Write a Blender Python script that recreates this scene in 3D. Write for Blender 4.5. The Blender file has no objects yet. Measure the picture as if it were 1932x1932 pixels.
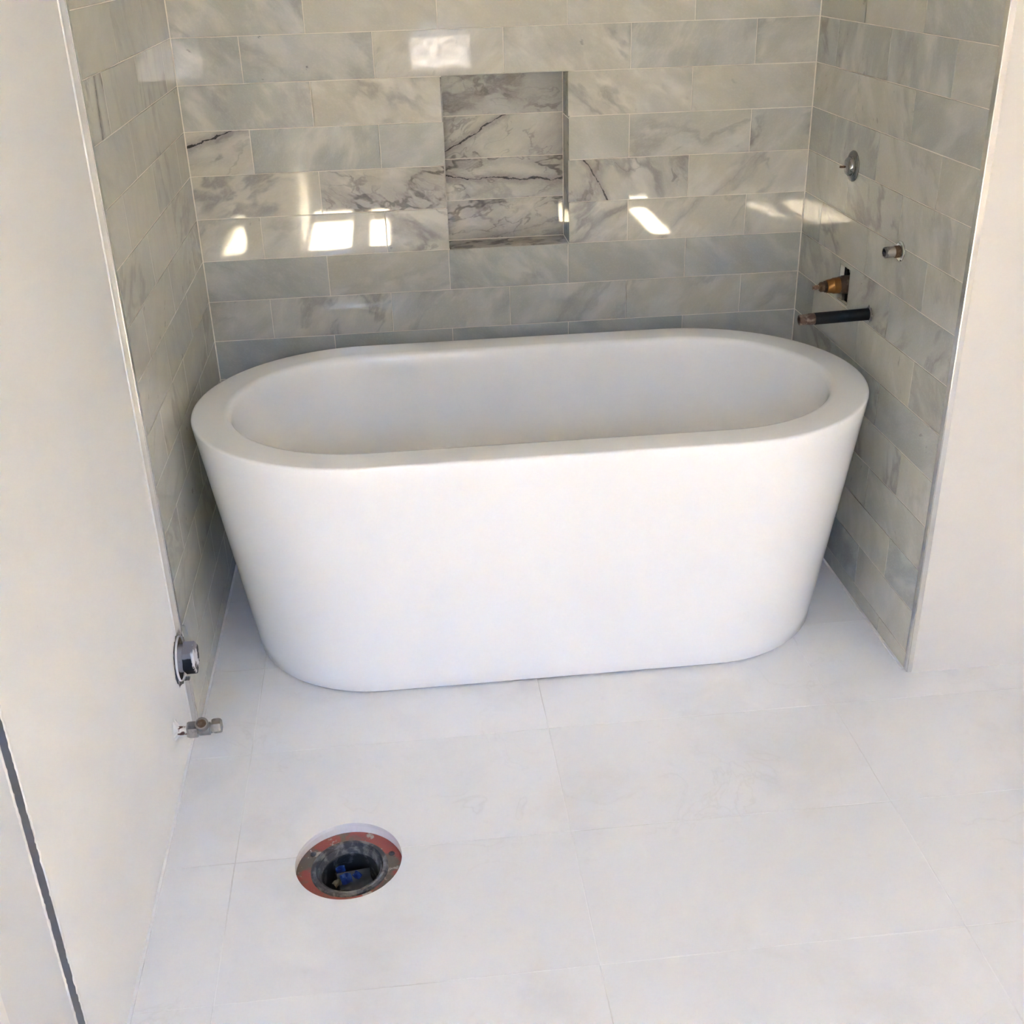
import bpy, bmesh, math, random
from mathutils import Matrix, Vector, Euler

# ------------------------------------------------------------------ camera, world, lights, exposure
SC = bpy.context.scene
COL = SC.collection
random.seed(7)
IMG = 1932.0
cam_d = bpy.data.cameras.new('camera')
cam = bpy.data.objects.new('camera', cam_d)
COL.objects.link(cam)
cam.location = (0.4827, -2.908, 1.4779)
cam.rotation_euler = (1.1053, 0.0251, -0.107)
cam_d.sensor_width = 36.0
cam_d.lens = 2163.6 / IMG * 36.0
cam_d.clip_start = 0.02
SC.camera = cam

SC.view_settings.view_transform = 'Standard'
SC.view_settings.look = 'None'
SC.view_settings.gamma = 1.0
SC.view_settings.use_curve_mapping = False
SC.view_settings.exposure = 4.52
SC.cycles.use_denoising = True
SC.cycles.max_bounces = 10
SC.cycles.diffuse_bounces = 7
SC.cycles.caustics_reflective = False
SC.cycles.caustics_refractive = False
SC.cycles.sample_clamp_indirect = 8.0

SKY_STRENGTH = 5.3
SUN_STRENGTH = 22.5
SKY_HORIZON = (0.17, 0.22, 0.28, 1)
SKY_ZENITH = (0.17, 0.40, 1.00, 1)
W = bpy.data.worlds.new('sky')
SC.world = W
W.use_nodes = True
nt = W.node_tree
nt.nodes.clear()
wo = nt.nodes.new('ShaderNodeOutputWorld')
bg = nt.nodes.new('ShaderNodeBackground')
tc = nt.nodes.new('ShaderNodeTexCoord')
sx = nt.nodes.new('ShaderNodeSeparateXYZ')
mp = nt.nodes.new('ShaderNodeMapRange')
mp.inputs['From Min'].default_value = 0.0
mp.inputs['From Max'].default_value = 0.7
nt.links.new(tc.outputs['Generated'], sx.inputs[0])
nt.links.new(sx.outputs['Z'], mp.inputs['Value'])
grad = nt.nodes.new('ShaderNodeMix')
grad.data_type = 'RGBA'
grad.inputs['A'].default_value = SKY_HORIZON
grad.inputs['B'].default_value = SKY_ZENITH
nt.links.new(mp.outputs[0], grad.inputs['Factor'])
bg.inputs['Strength'].default_value = SKY_STRENGTH
nt.links.new(grad.outputs['Result'], bg.inputs['Color'])
nt.links.new(bg.outputs[0], wo.inputs[0])

sun_d = bpy.data.lights.new('sun', 'SUN')
sun_d.energy = SUN_STRENGTH
sun_d.angle = math.radians(0.53)
sun_d.color = (1.0, 0.80, 0.59)
sun = bpy.data.objects.new('sun', sun_d)
COL.objects.link(sun)
sun.rotation_euler = Vector((0.0, 1.0, -1.27)).to_track_quat('-Z', 'Y').to_euler()

# ------------------------------------------------------------------ measures (metres)
AW = 1.5377            # clear width of the tiled alcove
YE = -0.887            # front end of the tiles on both side walls
Z0 = 1.2874            # joint A of the wall tiles
RP = 0.1036            # row pitch
TP = 0.3074            # tile pitch
CEIL = 2.44
PAINT = -0.011         # painted face of the left wall
ROOM_R = 2.75
ROOM_F = -5.1
GAP = 0.0009           # half a wall joint
NX0, NX1, NZ0, NZ1, ND = 0.6173, 0.9247, 0.7694, 1.1838, 0.095   # niche
WIN = [(-0.005, 0.265, 1.36, 2.40), (0.325, 0.475, 1.36, 2.40), (1.88, 2.03, 1.36, 2.40)]   # high clear windows of the front wall
FWIN = (0.66, 1.10, 0.68, 1.00)                                     # low frosted pane

# ------------------------------------------------------------------ materials
def mat(name):
    m = bpy.data.materials.new(name)
    m.use_nodes = True
    t = m.node_tree
    b = t.nodes['Principled BSDF']
    return m, t, b

def N(t, kind, **kw):
    n = t.nodes.new(kind)
    for k, v in kw.items():
        setattr(n, k, v)
    return n

def noise(t, vec, scale, detail=5.0, rough=0.55, dist=0.0):
    n = N(t, 'ShaderNodeTexNoise')
    n.inputs['Scale'].default_value = scale
    n.inputs['Detail'].default_value = detail
    n.inputs['Roughness'].default_value = rough
    n.inputs['Distortion'].default_value = dist
    t.links.new(vec, n.inputs['Vector'])
    return n.outputs['Fac']

def math_(t, op, a, b=None, c=None, clamp=False):
    n = N(t, 'ShaderNodeMath', operation=op, use_clamp=clamp)
    for i, v in enumerate((a, b, c)):
        if v is None:
            continue
        if isinstance(v, (int, float)):
            n.inputs[i].default_value = v
        else:
            t.links.new(v, n.inputs[i])
    return n.outputs[0]

def mixc(t, fac, a, b, blend='MIX'):
    n = N(t, 'ShaderNodeMix', data_type='RGBA', blend_type=blend)
    for sock, v in ((n.inputs['Factor'], fac), (n.inputs['A'], a), (n.inputs['B'], b)):
        if isinstance(v, tuple):
            sock.default_value = v if len(v) == 4 else v + (1,)
        elif isinstance(v, (int, float)):
            sock.default_value = v
        else:
            t.links.new(v, sock)
    return n.outputs['Result']

def ramp(t, fac, lo, hi):
    n = N(t, 'ShaderNodeMapRange', clamp=True, interpolation_type='SMOOTHSTEP')
    n.inputs['From Min'].default_value = lo
    n.inputs['From Max'].default_value = hi
    t.links.new(fac, n.inputs['Value'])
    return n.outputs[0]

def attr(t, name):
    n = N(t, 'ShaderNodeAttribute', attribute_type='OBJECT', attribute_name=name)
    return n.outputs['Fac']

def marble_material(name='marble_tile'):
    """Polished marble; tone, cloud, vein, dark, spot and grain direction are per-tile properties."""
    m, t, b = mat(name)
    L = t.links
    tcn = N(t, 'ShaderNodeTexCoord')
    vr = N(t, 'ShaderNodeVectorRotate', rotation_type='Y_AXIS')
    L.new(tcn.outputs['Object'], vr.inputs['Vector'])
    L.new(attr(t, 'ang'), vr.inputs['Angle'])
    seed = attr(t, 'seed')
    off = N(t, 'ShaderNodeCombineXYZ')
    for i, k in enumerate((17.31, 5.17, 9.73)):
        L.new(math_(t, 'MULTIPLY', seed, k), off.inputs[i])
    st = N(t, 'ShaderNodeVectorMath', operation='MULTIPLY')
    st.inputs[1].default_value = (1.0, 1.0, 1.9)
    L.new(vr.outputs[0], st.inputs[0])
    va = N(t, 'ShaderNodeVectorMath', operation='ADD')
    L.new(st.outputs[0], va.inputs[0])
    L.new(off.outputs[0], va.inputs[1])
    V = va.outputs[0]
    # warp
    wn = N(t, 'ShaderNodeTexNoise')
    wn.inputs['Scale'].default_value = 8
    wn.inputs['Detail'].default_value = 3
    L.new(V, wn.inputs['Vector'])
    wsub = N(t, 'ShaderNodeVectorMath', operation='SUBTRACT')
    wsub.inputs[1].default_value = (0.5, 0.5, 0.5)
    L.new(wn.outputs['Color'], wsub.inputs[0])
    wmul = N(t, 'ShaderNodeVectorMath', operation='SCALE')
    wmul.inputs['Scale'].default_value = 0.16
    L.new(wsub.outputs[0], wmul.inputs[0])
    wadd = N(t, 'ShaderNodeVectorMath', operation='ADD')
    L.new(V, wadd.inputs[0])
    L.new(wmul.outputs[0], wadd.inputs[1])
    VW = wadd.outputs[0]
    tone = attr(t, 'tone')
    base = mixc(t, tone, (0.545, 0.520, 0.420), (0.375, 0.394, 0.365))
    base = mixc(t, attr(t, 'light_lift'), base, (0.74, 0.72, 0.61))
    # slow change of tone inside a tile
    slow = noise(t, V, 5.0, 3.0)
    base = mixc(t, math_(t, 'MULTIPLY', ramp(t, slow, 0.42, 0.62), 0.40), base, (0.52, 0.52, 0.50))
    cl = noise(t, V, 10.0, 4.5, 0.52, 0.3)
    base = mixc(t, math_(t, 'MULTIPLY', ramp(t, cl, 0.46, 0.70), math_(t, 'MULTIPLY', attr(t, 'cloud'), 0.72)), base, (0.70, 0.675, 0.585))
    base = mixc(t, math_(t, 'MULTIPLY', ramp(t, cl, 0.52, 0.34), math_(t, 'MULTIPLY', attr(t, 'cloud'), 0.25)), base, (0.34, 0.335, 0.32))
    # soft veins, only in some patches of a tile
    v1 = noise(t, VW, 5.0, 4.0, 0.5, 0.2)
    a1 = math_(t, 'ABSOLUTE', math_(t, 'MULTIPLY_ADD', v1, 2.0, -1.0))
    patch = ramp(t, noise(t, V, 4.5, 2.0), 0.42, 0.58)
    f1 = math_(t, 'MULTIPLY', math_(t, 'MULTIPLY', ramp(t, a1, 0.16, 0.0), patch), attr(t, 'vein'), clamp=True)
    base = mixc(t, f1, base, (0.26, 0.25, 0.235))
    # bold dark veins with a purple grey halo
    v2 = noise(t, VW, 2.3, 5.0, 0.5, 0.2)
    a2 = math_(t, 'ABSOLUTE', math_(t, 'MULTIPLY_ADD', v2, 2.0, -1.0))
    halo = math_(t, 'MULTIPLY', ramp(t, a2, 0.22, 0.0), attr(t, 'dark'))
    base = mixc(t, math_(t, 'MULTIPLY', halo, 0.66), base, (0.235, 0.21, 0.205))
    core = ramp(t, a2, 0.026, 0.008)
    brk2 = ramp(t, noise(t, V, 11.0, 3.0), 0.40, 0.52)
    base = mixc(t, math_(t, 'MULTIPLY', math_(t, 'MULTIPLY', core, brk2), attr(t, 'dark'), clamp=True), base, (0.020, 0.019, 0.022))
    # thin side veins
    v3 = noise(t, VW, 6.0, 5.0, 0.55, 0.25)
    a3 = math_(t, 'ABSOLUTE', math_(t, 'MULTIPLY_ADD', v3, 2.0, -1.0))
    f3 = math_(t, 'MULTIPLY', ramp(t, a3, 0.045, 0.0), math_(t, 'MULTIPLY', attr(t, 'dark'), 0.8))
    base = mixc(t, math_(t, 'MULTIPLY', f3, ramp(t, noise(t, V, 6.0, 2.0), 0.38, 0.58), clamp=True), base, (0.10, 0.088, 0.09))
    # one bold streak across a tile where the stone has it
    rs = N(t, 'ShaderNodeSeparateXYZ')
    L.new(vr.outputs[0], rs.inputs[0])
    wob = math_(t, 'MULTIPLY', math_(t, 'SUBTRACT', noise(t, V, 16.0, 5.0, 0.6), 0.5), 0.034)
    ds = math_(t, 'ABSOLUTE', math_(t, 'ADD', math_(t, 'SUBTRACT', rs.outputs['Z'], attr(t, 'soff')), wob))
    sk = attr(t, 'streak')
    base = mixc(t, math_(t, 'MULTIPLY', ramp(t, ds, 0.020, 0.0), math_(t, 'MULTIPLY', sk, 0.62), clamp=True), base, (0.25, 0.225, 0.22))
    wd = math_(t, 'MULTIPLY_ADD', noise(t, V, 30.0, 2.0), 0.0085, -0.0026)
    cs = math_(t, 'GREATER_THAN', wd, ds)
    base = mixc(t, math_(t, 'MULTIPLY', cs, math_(t, 'MULTIPLY_ADD', sk, 1.6, -0.72), clamp=True), base, (0.022, 0.021, 0.024))
    # small dark spots
    sp = noise(t, V, 26.0, 3.0, 0.5, 0.2)
    base = mixc(t, math_(t, 'MULTIPLY', ramp(t, sp, 0.67, 0.74), attr(t, 'spot'), clamp=True), base, (0.17, 0.17, 0.165))
    # crystalline speckle
    fine = noise(t, V, 160.0, 2.0)
    base = mixc(t, math_(t, 'MULTIPLY', ramp(t, fine, 0.45, 0.75), 0.10), base, (0.75, 0.74, 0.70))
    L.new(base, b.inputs['Base Color'])
    b.inputs['Roughness'].default_value = 0.032
    b.inputs['IOR'].default_value = 1.5
    return m

def plain(name, col, rough, metal=0.0, var=0.0, scale=8.0, bump=0.0, bscale=60.0, coat=0.0, col2=None):
    m, t, b = mat(name)
    tcn = N(t, 'ShaderNodeTexCoord')
    v = tcn.outputs['Object']
    if var or col2:
        f = ramp(t, noise(t, v, scale, 6.0, 0.6), 0.40, 0.66)
        c2 = col2 or tuple(c * (1 - var) for c in col)
        t.links.new(mixc(t, f, col, c2), b.inputs['Base Color'])
    else:
        b.inputs['Base Color'].default_value = col + (1,)
    b.inputs['Roughness'].default_value = rough
    b.inputs['Metallic'].default_value = metal
    b.inputs['Coat Weight'].default_value = coat
    if bump:
        bn = N(t, 'ShaderNodeBump')
        bn.inputs['Strength'].default_value = bump
        bn.inputs['Distance'].default_value = 0.002
        t.links.new(noise(t, v, bscale, 4.0), bn.inputs['Height'])
        t.links.new(bn.outputs[0], b.inputs['Normal'])
    return m

def floor_material():
    """Pale porcelain with grout haze, wipe marks and scuffs."""
    m, t, b = mat('floor_porcelain')
    L = t.links
    g = N(t, 'ShaderNodeNewGeometry').outputs['Position']
    seed = attr(t, 'seed')
    base = mixc(t, math_(t, 'FRACT', math_(t, 'MULTIPLY', seed, 3.7)), (0.745, 0.742, 0.735), (0.785, 0.783, 0.778))
    c1 = ramp(t, noise(t, g, 3.2, 7.0, 0.62, 0.3), 0.48, 0.70)
    base = mixc(t, math_(t, 'MULTIPLY', c1, 0.55), base, (0.66, 0.645, 0.62))
    vor = noise(t, g, 7.0, 4.0, 0.5, 1.2)
    r = math_(t, 'POWER', math_(t, 'SUBTRACT', 1.0, math_(t, 'ABSOLUTE', math_(t, 'MULTIPLY_ADD', vor, 2.0, -1.0))), 40.0)
    k = ramp(t, noise(t, g, 2.1, 3.0), 0.52, 0.66)
    base = mixc(t, math_(t, 'MULTIPLY', math_(t, 'MULTIPLY', r, k), 0.35), base, (0.60, 0.585, 0.555))
    sm = ramp(t, noise(t, g, 38.0, 5.0, 0.6), 0.58, 0.75)
    base = mixc(t, math_(t, 'MULTIPLY', sm, 0.16), base, (0.60, 0.585, 0.56))
    sp = ramp(t, noise(t, g, 60.0, 2.0), 0.80, 0.83)
    base = mixc(t, math_(t, 'MULTIPLY', sp, 0.5), base, (0.25, 0.24, 0.23))
    L.new(base, b.inputs['Base Color'])
    rr = N(t, 'ShaderNodeMapRange')
    rr.inputs['To Min'].default_value = 0.38
    rr.inputs['To Max'].default_value = 0.58
    L.new(c1, rr.inputs['Value'])
    L.new(rr.outputs[0], b.inputs['Roughness'])
    return m

def paint_material(name, c1, c2):
    m, t, b = mat(name)
    L = t.links
    g = N(t, 'ShaderNodeNewGeometry').outputs['Position']
    f = ramp(t, noise(t, g, 2.2, 6.0, 0.6), 0.45, 0.68)
    base = mixc(t, f, c1, c2)
    sc = ramp(t, noise(t, g, 75.0, 2.0), 0.80, 0.84)
    base = mixc(t, math_(t, 'MULTIPLY', sc, 0.35), base, (0.45, 0.42, 0.38))
    L.new(base, b.inputs['Base Color'])
    b.inputs['Roughness'].default_value = 0.62
    bn = N(t, 'ShaderNodeBump')
    bn.inputs['Strength'].default_value = 0.10
    bn.inputs['Distance'].default_value = 0.002
    L.new(noise(t, g, 18.0, 5.0), bn.inputs['Height'])
    L.new(bn.outputs[0], b.inputs['Normal'])
    return m

def glass_material(frosted=False):
    m, t, b = mat('frosted_glass' if frosted else 'window_glass')
    t.nodes.remove(b)
    out = t.nodes['Material Output']
    lw = N(t, 'ShaderNodeLayerWeight')
    lw.inputs['Blend'].default_value = 0.5
    fr = math_(t, 'MULTIPLY_ADD', math_(t, 'POWER', lw.outputs['Facing'], 5.0), 0.96, 0.04)
    gl = N(t, 'ShaderNodeBsdfGlossy')
    gl.inputs['Roughness'].default_value = 0.02
    tr = N(t, 'ShaderNodeBsdfTransparent')
    tr.inputs['Color'].default_value = (0.93, 0.95, 0.94, 1)
    mx = N(t, 'ShaderNodeMixShader')
    t.links.new(fr, mx.inputs[0])
    body = tr.outputs[0]
    if frosted:
        tl = N(t, 'ShaderNodeBsdfTranslucent')
        g = N(t, 'ShaderNodeNewGeometry').outputs['Position']
        c = mixc(t, ramp(t, noise(t, g, 30.0, 5.0, 0.6, 1.0), 0.40, 0.62), (0.13, 0.135, 0.135), (0.46, 0.47, 0.465))
        t.links.new(c, tl.inputs['Color'])
        body = tl.outputs[0]
    t.links.new(body, mx.inputs[1])
    t.links.new(gl.outputs[0], mx.inputs[2])
    t.links.new(mx.outputs[0], out.inputs[0])
    return m

def flange_material():
    """Red plastic ring under smears of grey and brown mortar."""
    m, t, b = mat('red_flange_plastic')
    L = t.links
    v = N(t, 'ShaderNodeTexCoord').outputs['Object']
    base = mixc(t, ramp(t, noise(t, v, 22.0, 5.0, 0.6, 0.3), 0.43, 0.56), (0.33, 0.085, 0.068), (0.15, 0.125, 0.10))
    base = mixc(t, ramp(t, noise(t, v, 40.0, 5.0, 0.6), 0.58, 0.64), base, (0.40, 0.36, 0.32))
    base = mixc(t, ramp(t, noise(t, v, 60.0, 3.0, 0.6), 0.69, 0.73), base, (0.70, 0.68, 0.65))
    L.new(base, b.inputs['Base Color'])
    b.inputs['Roughness'].default_value = 0.6
    bn = N(t, 'ShaderNodeBump')
    bn.inputs['Strength'].default_value = 0.6
    bn.inputs['Distance'].default_value = 0.003
    L.new(noise(t, v, 50.0, 4.0), bn.inputs['Height'])
    L.new(bn.outputs[0], b.inputs['Normal'])
    return m

def smeared(name, col, smear, lo, hi, scale, rough=0.5, metal=0.0, bump=0.3, spec=0.5):
    m, t, b = mat(name)
    b.inputs['Specular IOR Level'].default_value = spec
    L = t.links
    v = N(t, 'ShaderNodeTexCoord').outputs['Object']
    f = ramp(t, noise(t, v, scale, 5.0, 0.6, 0.4), lo, hi)
    L.new(mixc(t, f, col, smear), b.inputs['Base Color'])
    b.inputs['Roughness'].default_value = rough
    if metal:
        L.new(math_(t, 'MULTIPLY', math_(t, 'SUBTRACT', 1.0, f), metal), b.inputs['Metallic'])
    if bump:
        bn = N(t, 'ShaderNodeBump')
        bn.inputs['Strength'].default_value = bump
        bn.inputs['Distance'].default_value = 0.002
        L.new(noise(t, v, scale * 2.5, 4.0), bn.inputs['Height'])
        L.new(bn.outputs[0], b.inputs['Normal'])
    return m

def plug_material():
    """Black plug whose top flat is dusted grey, with wiped plaster along its rim."""
    m, t, b = mat('black_plug_with_plaster')
    L = t.links
    v = N(t, 'ShaderNodeTexCoord').outputs['Object']
    sep = N(t, 'ShaderNodeSeparateXYZ')
    L.new(v, sep.inputs[0])
    n1 = noise(t, v, 60.0, 4.0)
    zz = math_(t, 'MULTIPLY_ADD', n1, 0.010, sep.outputs['Z'])
    base = mixc(t, ramp(t, zz, 0.0185, 0.0205), (0.013, 0.013, 0.017), (0.24, 0.235, 0.25))
    xx = math_(t, 'MULTIPLY_ADD', n1, 0.012, sep.outputs['X'])
    rim = math_(t, 'MULTIPLY', ramp(t, xx, 0.0345, 0.0365), ramp(t, noise(t, v, 45.0, 3.0), 0.45, 0.55))
    base = mixc(t, rim, base, (0.62, 0.62, 0.63))
    L.new(base, b.inputs['Base Color'])
    b.inputs['Roughness'].default_value = 0.75
    b.inputs['Specular IOR Level'].default_value = 0.25
    return m

M_TILE = marble_material()
M_GROUT = plain('wall_grout', (0.74, 0.70, 0.60), 0.85, var=0.06)
M_FLOOR = floor_material()
M_FGROUT = plain('floor_grout', (0.83, 0.825, 0.815), 0.9, col2=(0.62, 0.605, 0.58), scale=3.0)
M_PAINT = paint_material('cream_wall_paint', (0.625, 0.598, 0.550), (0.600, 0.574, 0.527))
M_LEFTWALL = paint_material('left_wall_white', (0.860, 0.852, 0.832), (0.835, 0.827, 0.808))  # whiter colour for the left wall; the other walls are cream
M_CEIL = plain('ceiling_paint', (0.80, 0.79, 0.77), 0.8)
M_TUB = plain('white_acrylic', (0.850, 0.846, 0.836), 0.16)
M_SHADOW = plain('tub_base_shadow', (0.25, 0.25, 0.25), 0.8)  # dark grey puts the shadow line under the tub into the colour
M_ALU = plain('bright_aluminium', (0.74, 0.73, 0.71), 0.22, metal=1.0)
M_CHAN = plain('grey_steel_channel', (0.085, 0.096, 0.12), 0.28, metal=1.0)
M_CAULK = plain('white_caulk', (0.80, 0.795, 0.785), 0.5, var=0.05, scale=30)
M_STRIP = paint_material('grey_white_strip', (0.70, 0.705, 0.715), (0.68, 0.685, 0.695))
M_PLASTER = plain('raw_plaster', (0.83, 0.82, 0.80), 0.9, var=0.08, scale=40, bump=0.4, bscale=80)
M_CHROME = plain('chrome', (0.80, 0.80, 0.79), 0.06, metal=1.0)
M_DCHROME = plain('dark_chrome', (0.34, 0.335, 0.32), 0.10, metal=1.0)
M_BLACKPIPE = smeared('black_steel_pipe', (0.009, 0.009, 0.010), (0.022, 0.021, 0.020), 0.52, 0.80, 40, 0.60, spec=0.22)
M_RUST = smeared('rusty_steel', (0.10, 0.060, 0.040), (0.24, 0.17, 0.12), 0.45, 0.65, 60, 0.55, 0.5)
M_BRASS = smeared('golden_brass', (0.25, 0.115, 0.032), (0.15, 0.078, 0.03), 0.48, 0.68, 40, 0.36, 0.85, 0.1)
M_OLDBRASS = smeared('tarnished_brass', (0.10, 0.062, 0.036), (0.20, 0.14, 0.09), 0.5, 0.7, 70, 0.5, 0.5)
M_NICKEL = smeared('dull_nickel', (0.30, 0.285, 0.268), (0.17, 0.16, 0.152), 0.5, 0.7, 60, 0.32, 0.9, 0.15)
M_COPPER = smeared('copper_with_plaster', (0.16, 0.075, 0.055), (0.76, 0.74, 0.70), 0.52, 0.58, 70, 0.5, 0.3)
M_NIPPLE = smeared('worn_steel_nipple', (0.26, 0.24, 0.21), (0.06, 0.05, 0.04), 0.46, 0.58, 60, 0.38, 0.7)
M_ABS = smeared('black_drain_plastic', (0.018, 0.018, 0.020), (0.20, 0.195, 0.19), 0.50, 0.72, 45, 0.5)
M_ABSGREY = smeared('dusty_drain_plastic', (0.055, 0.055, 0.058), (0.20, 0.195, 0.19), 0.44, 0.66, 50, 0.6)
M_WPLUG = plug_material()
M_DUSTY = smeared('dusty_hole', (0.035, 0.033, 0.03), (0.14, 0.125, 0.11), 0.48, 0.68, 40, 0.9)
M_GPLUG = smeared('grey_primed_pipe', (0.27, 0.265, 0.28), (0.06, 0.06, 0.065), 0.60, 0.66, 40, 0.6)
M_CHIP = smeared('chipped_plaster_edge', (0.13, 0.125, 0.125), (0.62, 0.60, 0.59), 0.56, 0.66, 55, 0.9)
M_DARK = plain('dark_cavity', (0.018, 0.016, 0.014), 0.9)
M_FLANGE = flange_material()
M_BLUE = plain('blue_plastic_film', (0.020, 0.085, 0.36), 0.35, var=0.5, scale=30)
M_CLEAR = plain('grey_plastic_film', (0.14, 0.145, 0.16), 0.35, var=0.3, scale=20)
M_TAN = plain('tan_debris', (0.42, 0.34, 0.24), 0.8, var=0.3, scale=40)
M_FRAME = plain('window_frame_white', (0.80, 0.79, 0.76), 0.4)
M_PAVE = plain('sunlit_paving', (0.60, 0.55, 0.48), 0.9, var=0.12, scale=2.0)
M_BLOCKER = plain('blocker_render', (0.30, 0.28, 0.25), 0.9, var=0.15, scale=1.0)
M_GLASS = glass_material()
M_FROST = glass_material(True)

# ------------------------------------------------------------------ helpers
def link(name, me, material=None, parent=None):
    o = bpy.data.objects.new(name, me)
    COL.objects.link(o)
    if material is not None and me is not None and not me.materials:
        me.materials.append(material)
    if parent is not None:
        o.parent = parent
    return o

def obj(name, bm, material, parent=None, smooth=False):
    bmesh.ops.recalc_face_normals(bm, faces=bm.faces[:])
    me = bpy.data.meshes.new(name)
    bm.to_mesh(me)
    bm.free()
    if smooth:
        for p in me.polygons:
            p.use_smooth = True
        try:
            me.set_sharp_from_angle(angle=math.radians(38))
        except Exception:
            pass
    return link(name, me, material, parent)

def struct(o):
    o['kind'] = 'structure'
    return o

def tag(o, label, cat, group=None):
    o['label'] = label
    o['category'] = cat
    if group:
        o['group'] = group
    return o

def thing(name, loc, label, cat, group=None):
    o = bpy.data.objects.new(name, None)
    o.empty_display_size = 0.05
    o.location = loc
    COL.objects.link(o)
    return tag(o, label, cat, group)

def box(bm, x0, x1, y0, y1, z0, z1):
    vs = [bm.verts.new(v) for v in ((x0, y0, z0), (x1, y0, z0), (x1, y1, z0), (x0, y1, z0),
                                    (x0, y0, z1), (x1, y0, z1), (x1, y1, z1), (x0, y1, z1))]
    for f in ((0, 3, 2, 1), (4, 5, 6, 7), (0, 1, 5, 4), (1, 2, 6, 5), (2, 3, 7, 6), (3, 0, 4, 7)):
        bm.faces.new([vs[i] for i in f])

def boxes(*bs):
    bm = bmesh.new()
    for b_ in bs:
        box(bm, *b_)
    return bm

def lathe(prof, axis, n=40, closed=False, bm=None, origin=(0, 0, 0)):
    """Revolve (distance along axis, radius) points about an axis direction through origin."""
    bm = bm or bmesh.new()
    q = Vector(axis).normalized().to_track_quat('Z', 'Y')
    O = Vector(origin)
    rings = []
    for a, r in prof:
        if r < 1e-6:
            rings.append([bm.verts.new(O + q @ Vector((0, 0, a)))])
        else:
            rings.append([bm.verts.new(O + q @ Vector((r * math.cos(2 * math.pi * i / n), r * math.sin(2 * math.pi * i / n), a))) for i in range(n)])
    pairs = list(zip(rings, rings[1:]))
    if closed:
        pairs.append((rings[-1], rings[0]))
    for A, B in pairs:
        for i in range(n):
            j = (i + 1) % n
            f = [A[i % len(A)], A[j % len(A)], B[j % len(B)], B[i % len(B)]]
            u = []
            for v in f:
                if v not in u:
                    u.append(v)
            if len(u) > 2:
                try:
                    bm.faces.new(u)
                except ValueError:
                    pass
    return bm

def hexnut(a0, a1, r, axis, origin, bev=0.12, rot=0.0):
    bm = bmesh.new()
    q = Vector(axis).normalized().to_track_quat('Z', 'Y') @ Euler((0, 0, rot)).to_quaternion()
    O = Vector(origin)
    d = (a1 - a0) * bev
    rings = []
    for a, k in ((a0, 0.90), (a0 + d, 1.0), (a1 - d, 1.0), (a1, 0.90)):
        rings.append([bm.verts.new(O + q @ Vector((r * k * math.cos(math.pi / 3 * i), r * k * math.sin(math.pi / 3 * i), a))) for i in range(6)])
    for A, B in zip(rings, rings[1:]):
        for i in range(6):
            bm.faces.new([A[i], A[(i + 1) % 6], B[(i + 1) % 6], B[i]])
    bm.faces.new(rings[0][::-1])
    bm.faces.new(rings[-1])
    return bm

# ------------------------------------------------------------------ tiles
TD = 0.0030
TILE_CACHE = {}

def rect_minus_circle(w, h, cx, cz, r):
    """Outline (local x, z) of a w x h rectangle centred on 0 with the part inside a circle cut away at its rim."""
    inside = lambda x, z: (x - cx) ** 2 + (z - cz) ** 2 < r * r
    cs = [(-w / 2, -h / 2), (w / 2, -h / 2), (w / 2, h / 2), (-w / 2, h / 2)]
    pts = []
    for i in range(4):
        a, b_ = cs[i], cs[(i + 1) % 4]
        n = 400
        for k in range(n):
            p = (a[0] + (b_[0] - a[0]) * k / n, a[1] + (b_[1] - a[1]) * k / n)
            q = (a[0] + (b_[0] - a[0]) * (k + 1) / n, a[1] + (b_[1] - a[1]) * (k + 1) / n)
            if k == 0 and not inside(*p):
                pts.append(('c', p))
            if inside(*p) != inside(*q):
                pts.append(('in' if inside(*q) else 'out', ((p[0] + q[0]) / 2, (p[1] + q[1]) / 2)))
    out = []
    m = len(pts)
    for i, (k, p) in enumerate(pts):
        out.append(p)
        if k == 'in':
            q = pts[(i + 1) % m][1]
            a0 = math.atan2(p[1] - cz, p[0] - cx)
            a1 = math.atan2(q[1] - cz, q[0] - cx)
            while a1 > a0:
                a1 -= 2 * math.pi
            steps = max(3, int((a0 - a1) / 0.05))
            for s in range(1, steps):
                a = a0 + (a1 - a0) * s / steps
                out.append((cx + r * math.cos(a), cz + r * math.sin(a)))
    return out

def prism_mesh(name, outline, depth, bev=0.0):
    bm = bmesh.new()
    front = [bm.verts.new((x, 0, z)) for x, z in outline]
    back = [bm.verts.new((x, depth, z)) for x, z in outline]
    f = bm.faces.new(front)
    for i in range(len(outline)):
        j = (i + 1) % len(outline)
        bm.faces.new([front[j], front[i], back[i], back[j]])
    bmesh.ops.recalc_face_normals(bm, faces=bm.faces[:])
    f.normal_update()
    if f.normal.y > 0:
        bmesh.ops.reverse_faces(bm, faces=bm.faces[:])
    bmesh.ops.triangulate(bm, faces=[f])
    me = bpy.data.meshes.new(name)
    bm.to_mesh(me)
    bm.free()
    return me

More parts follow.
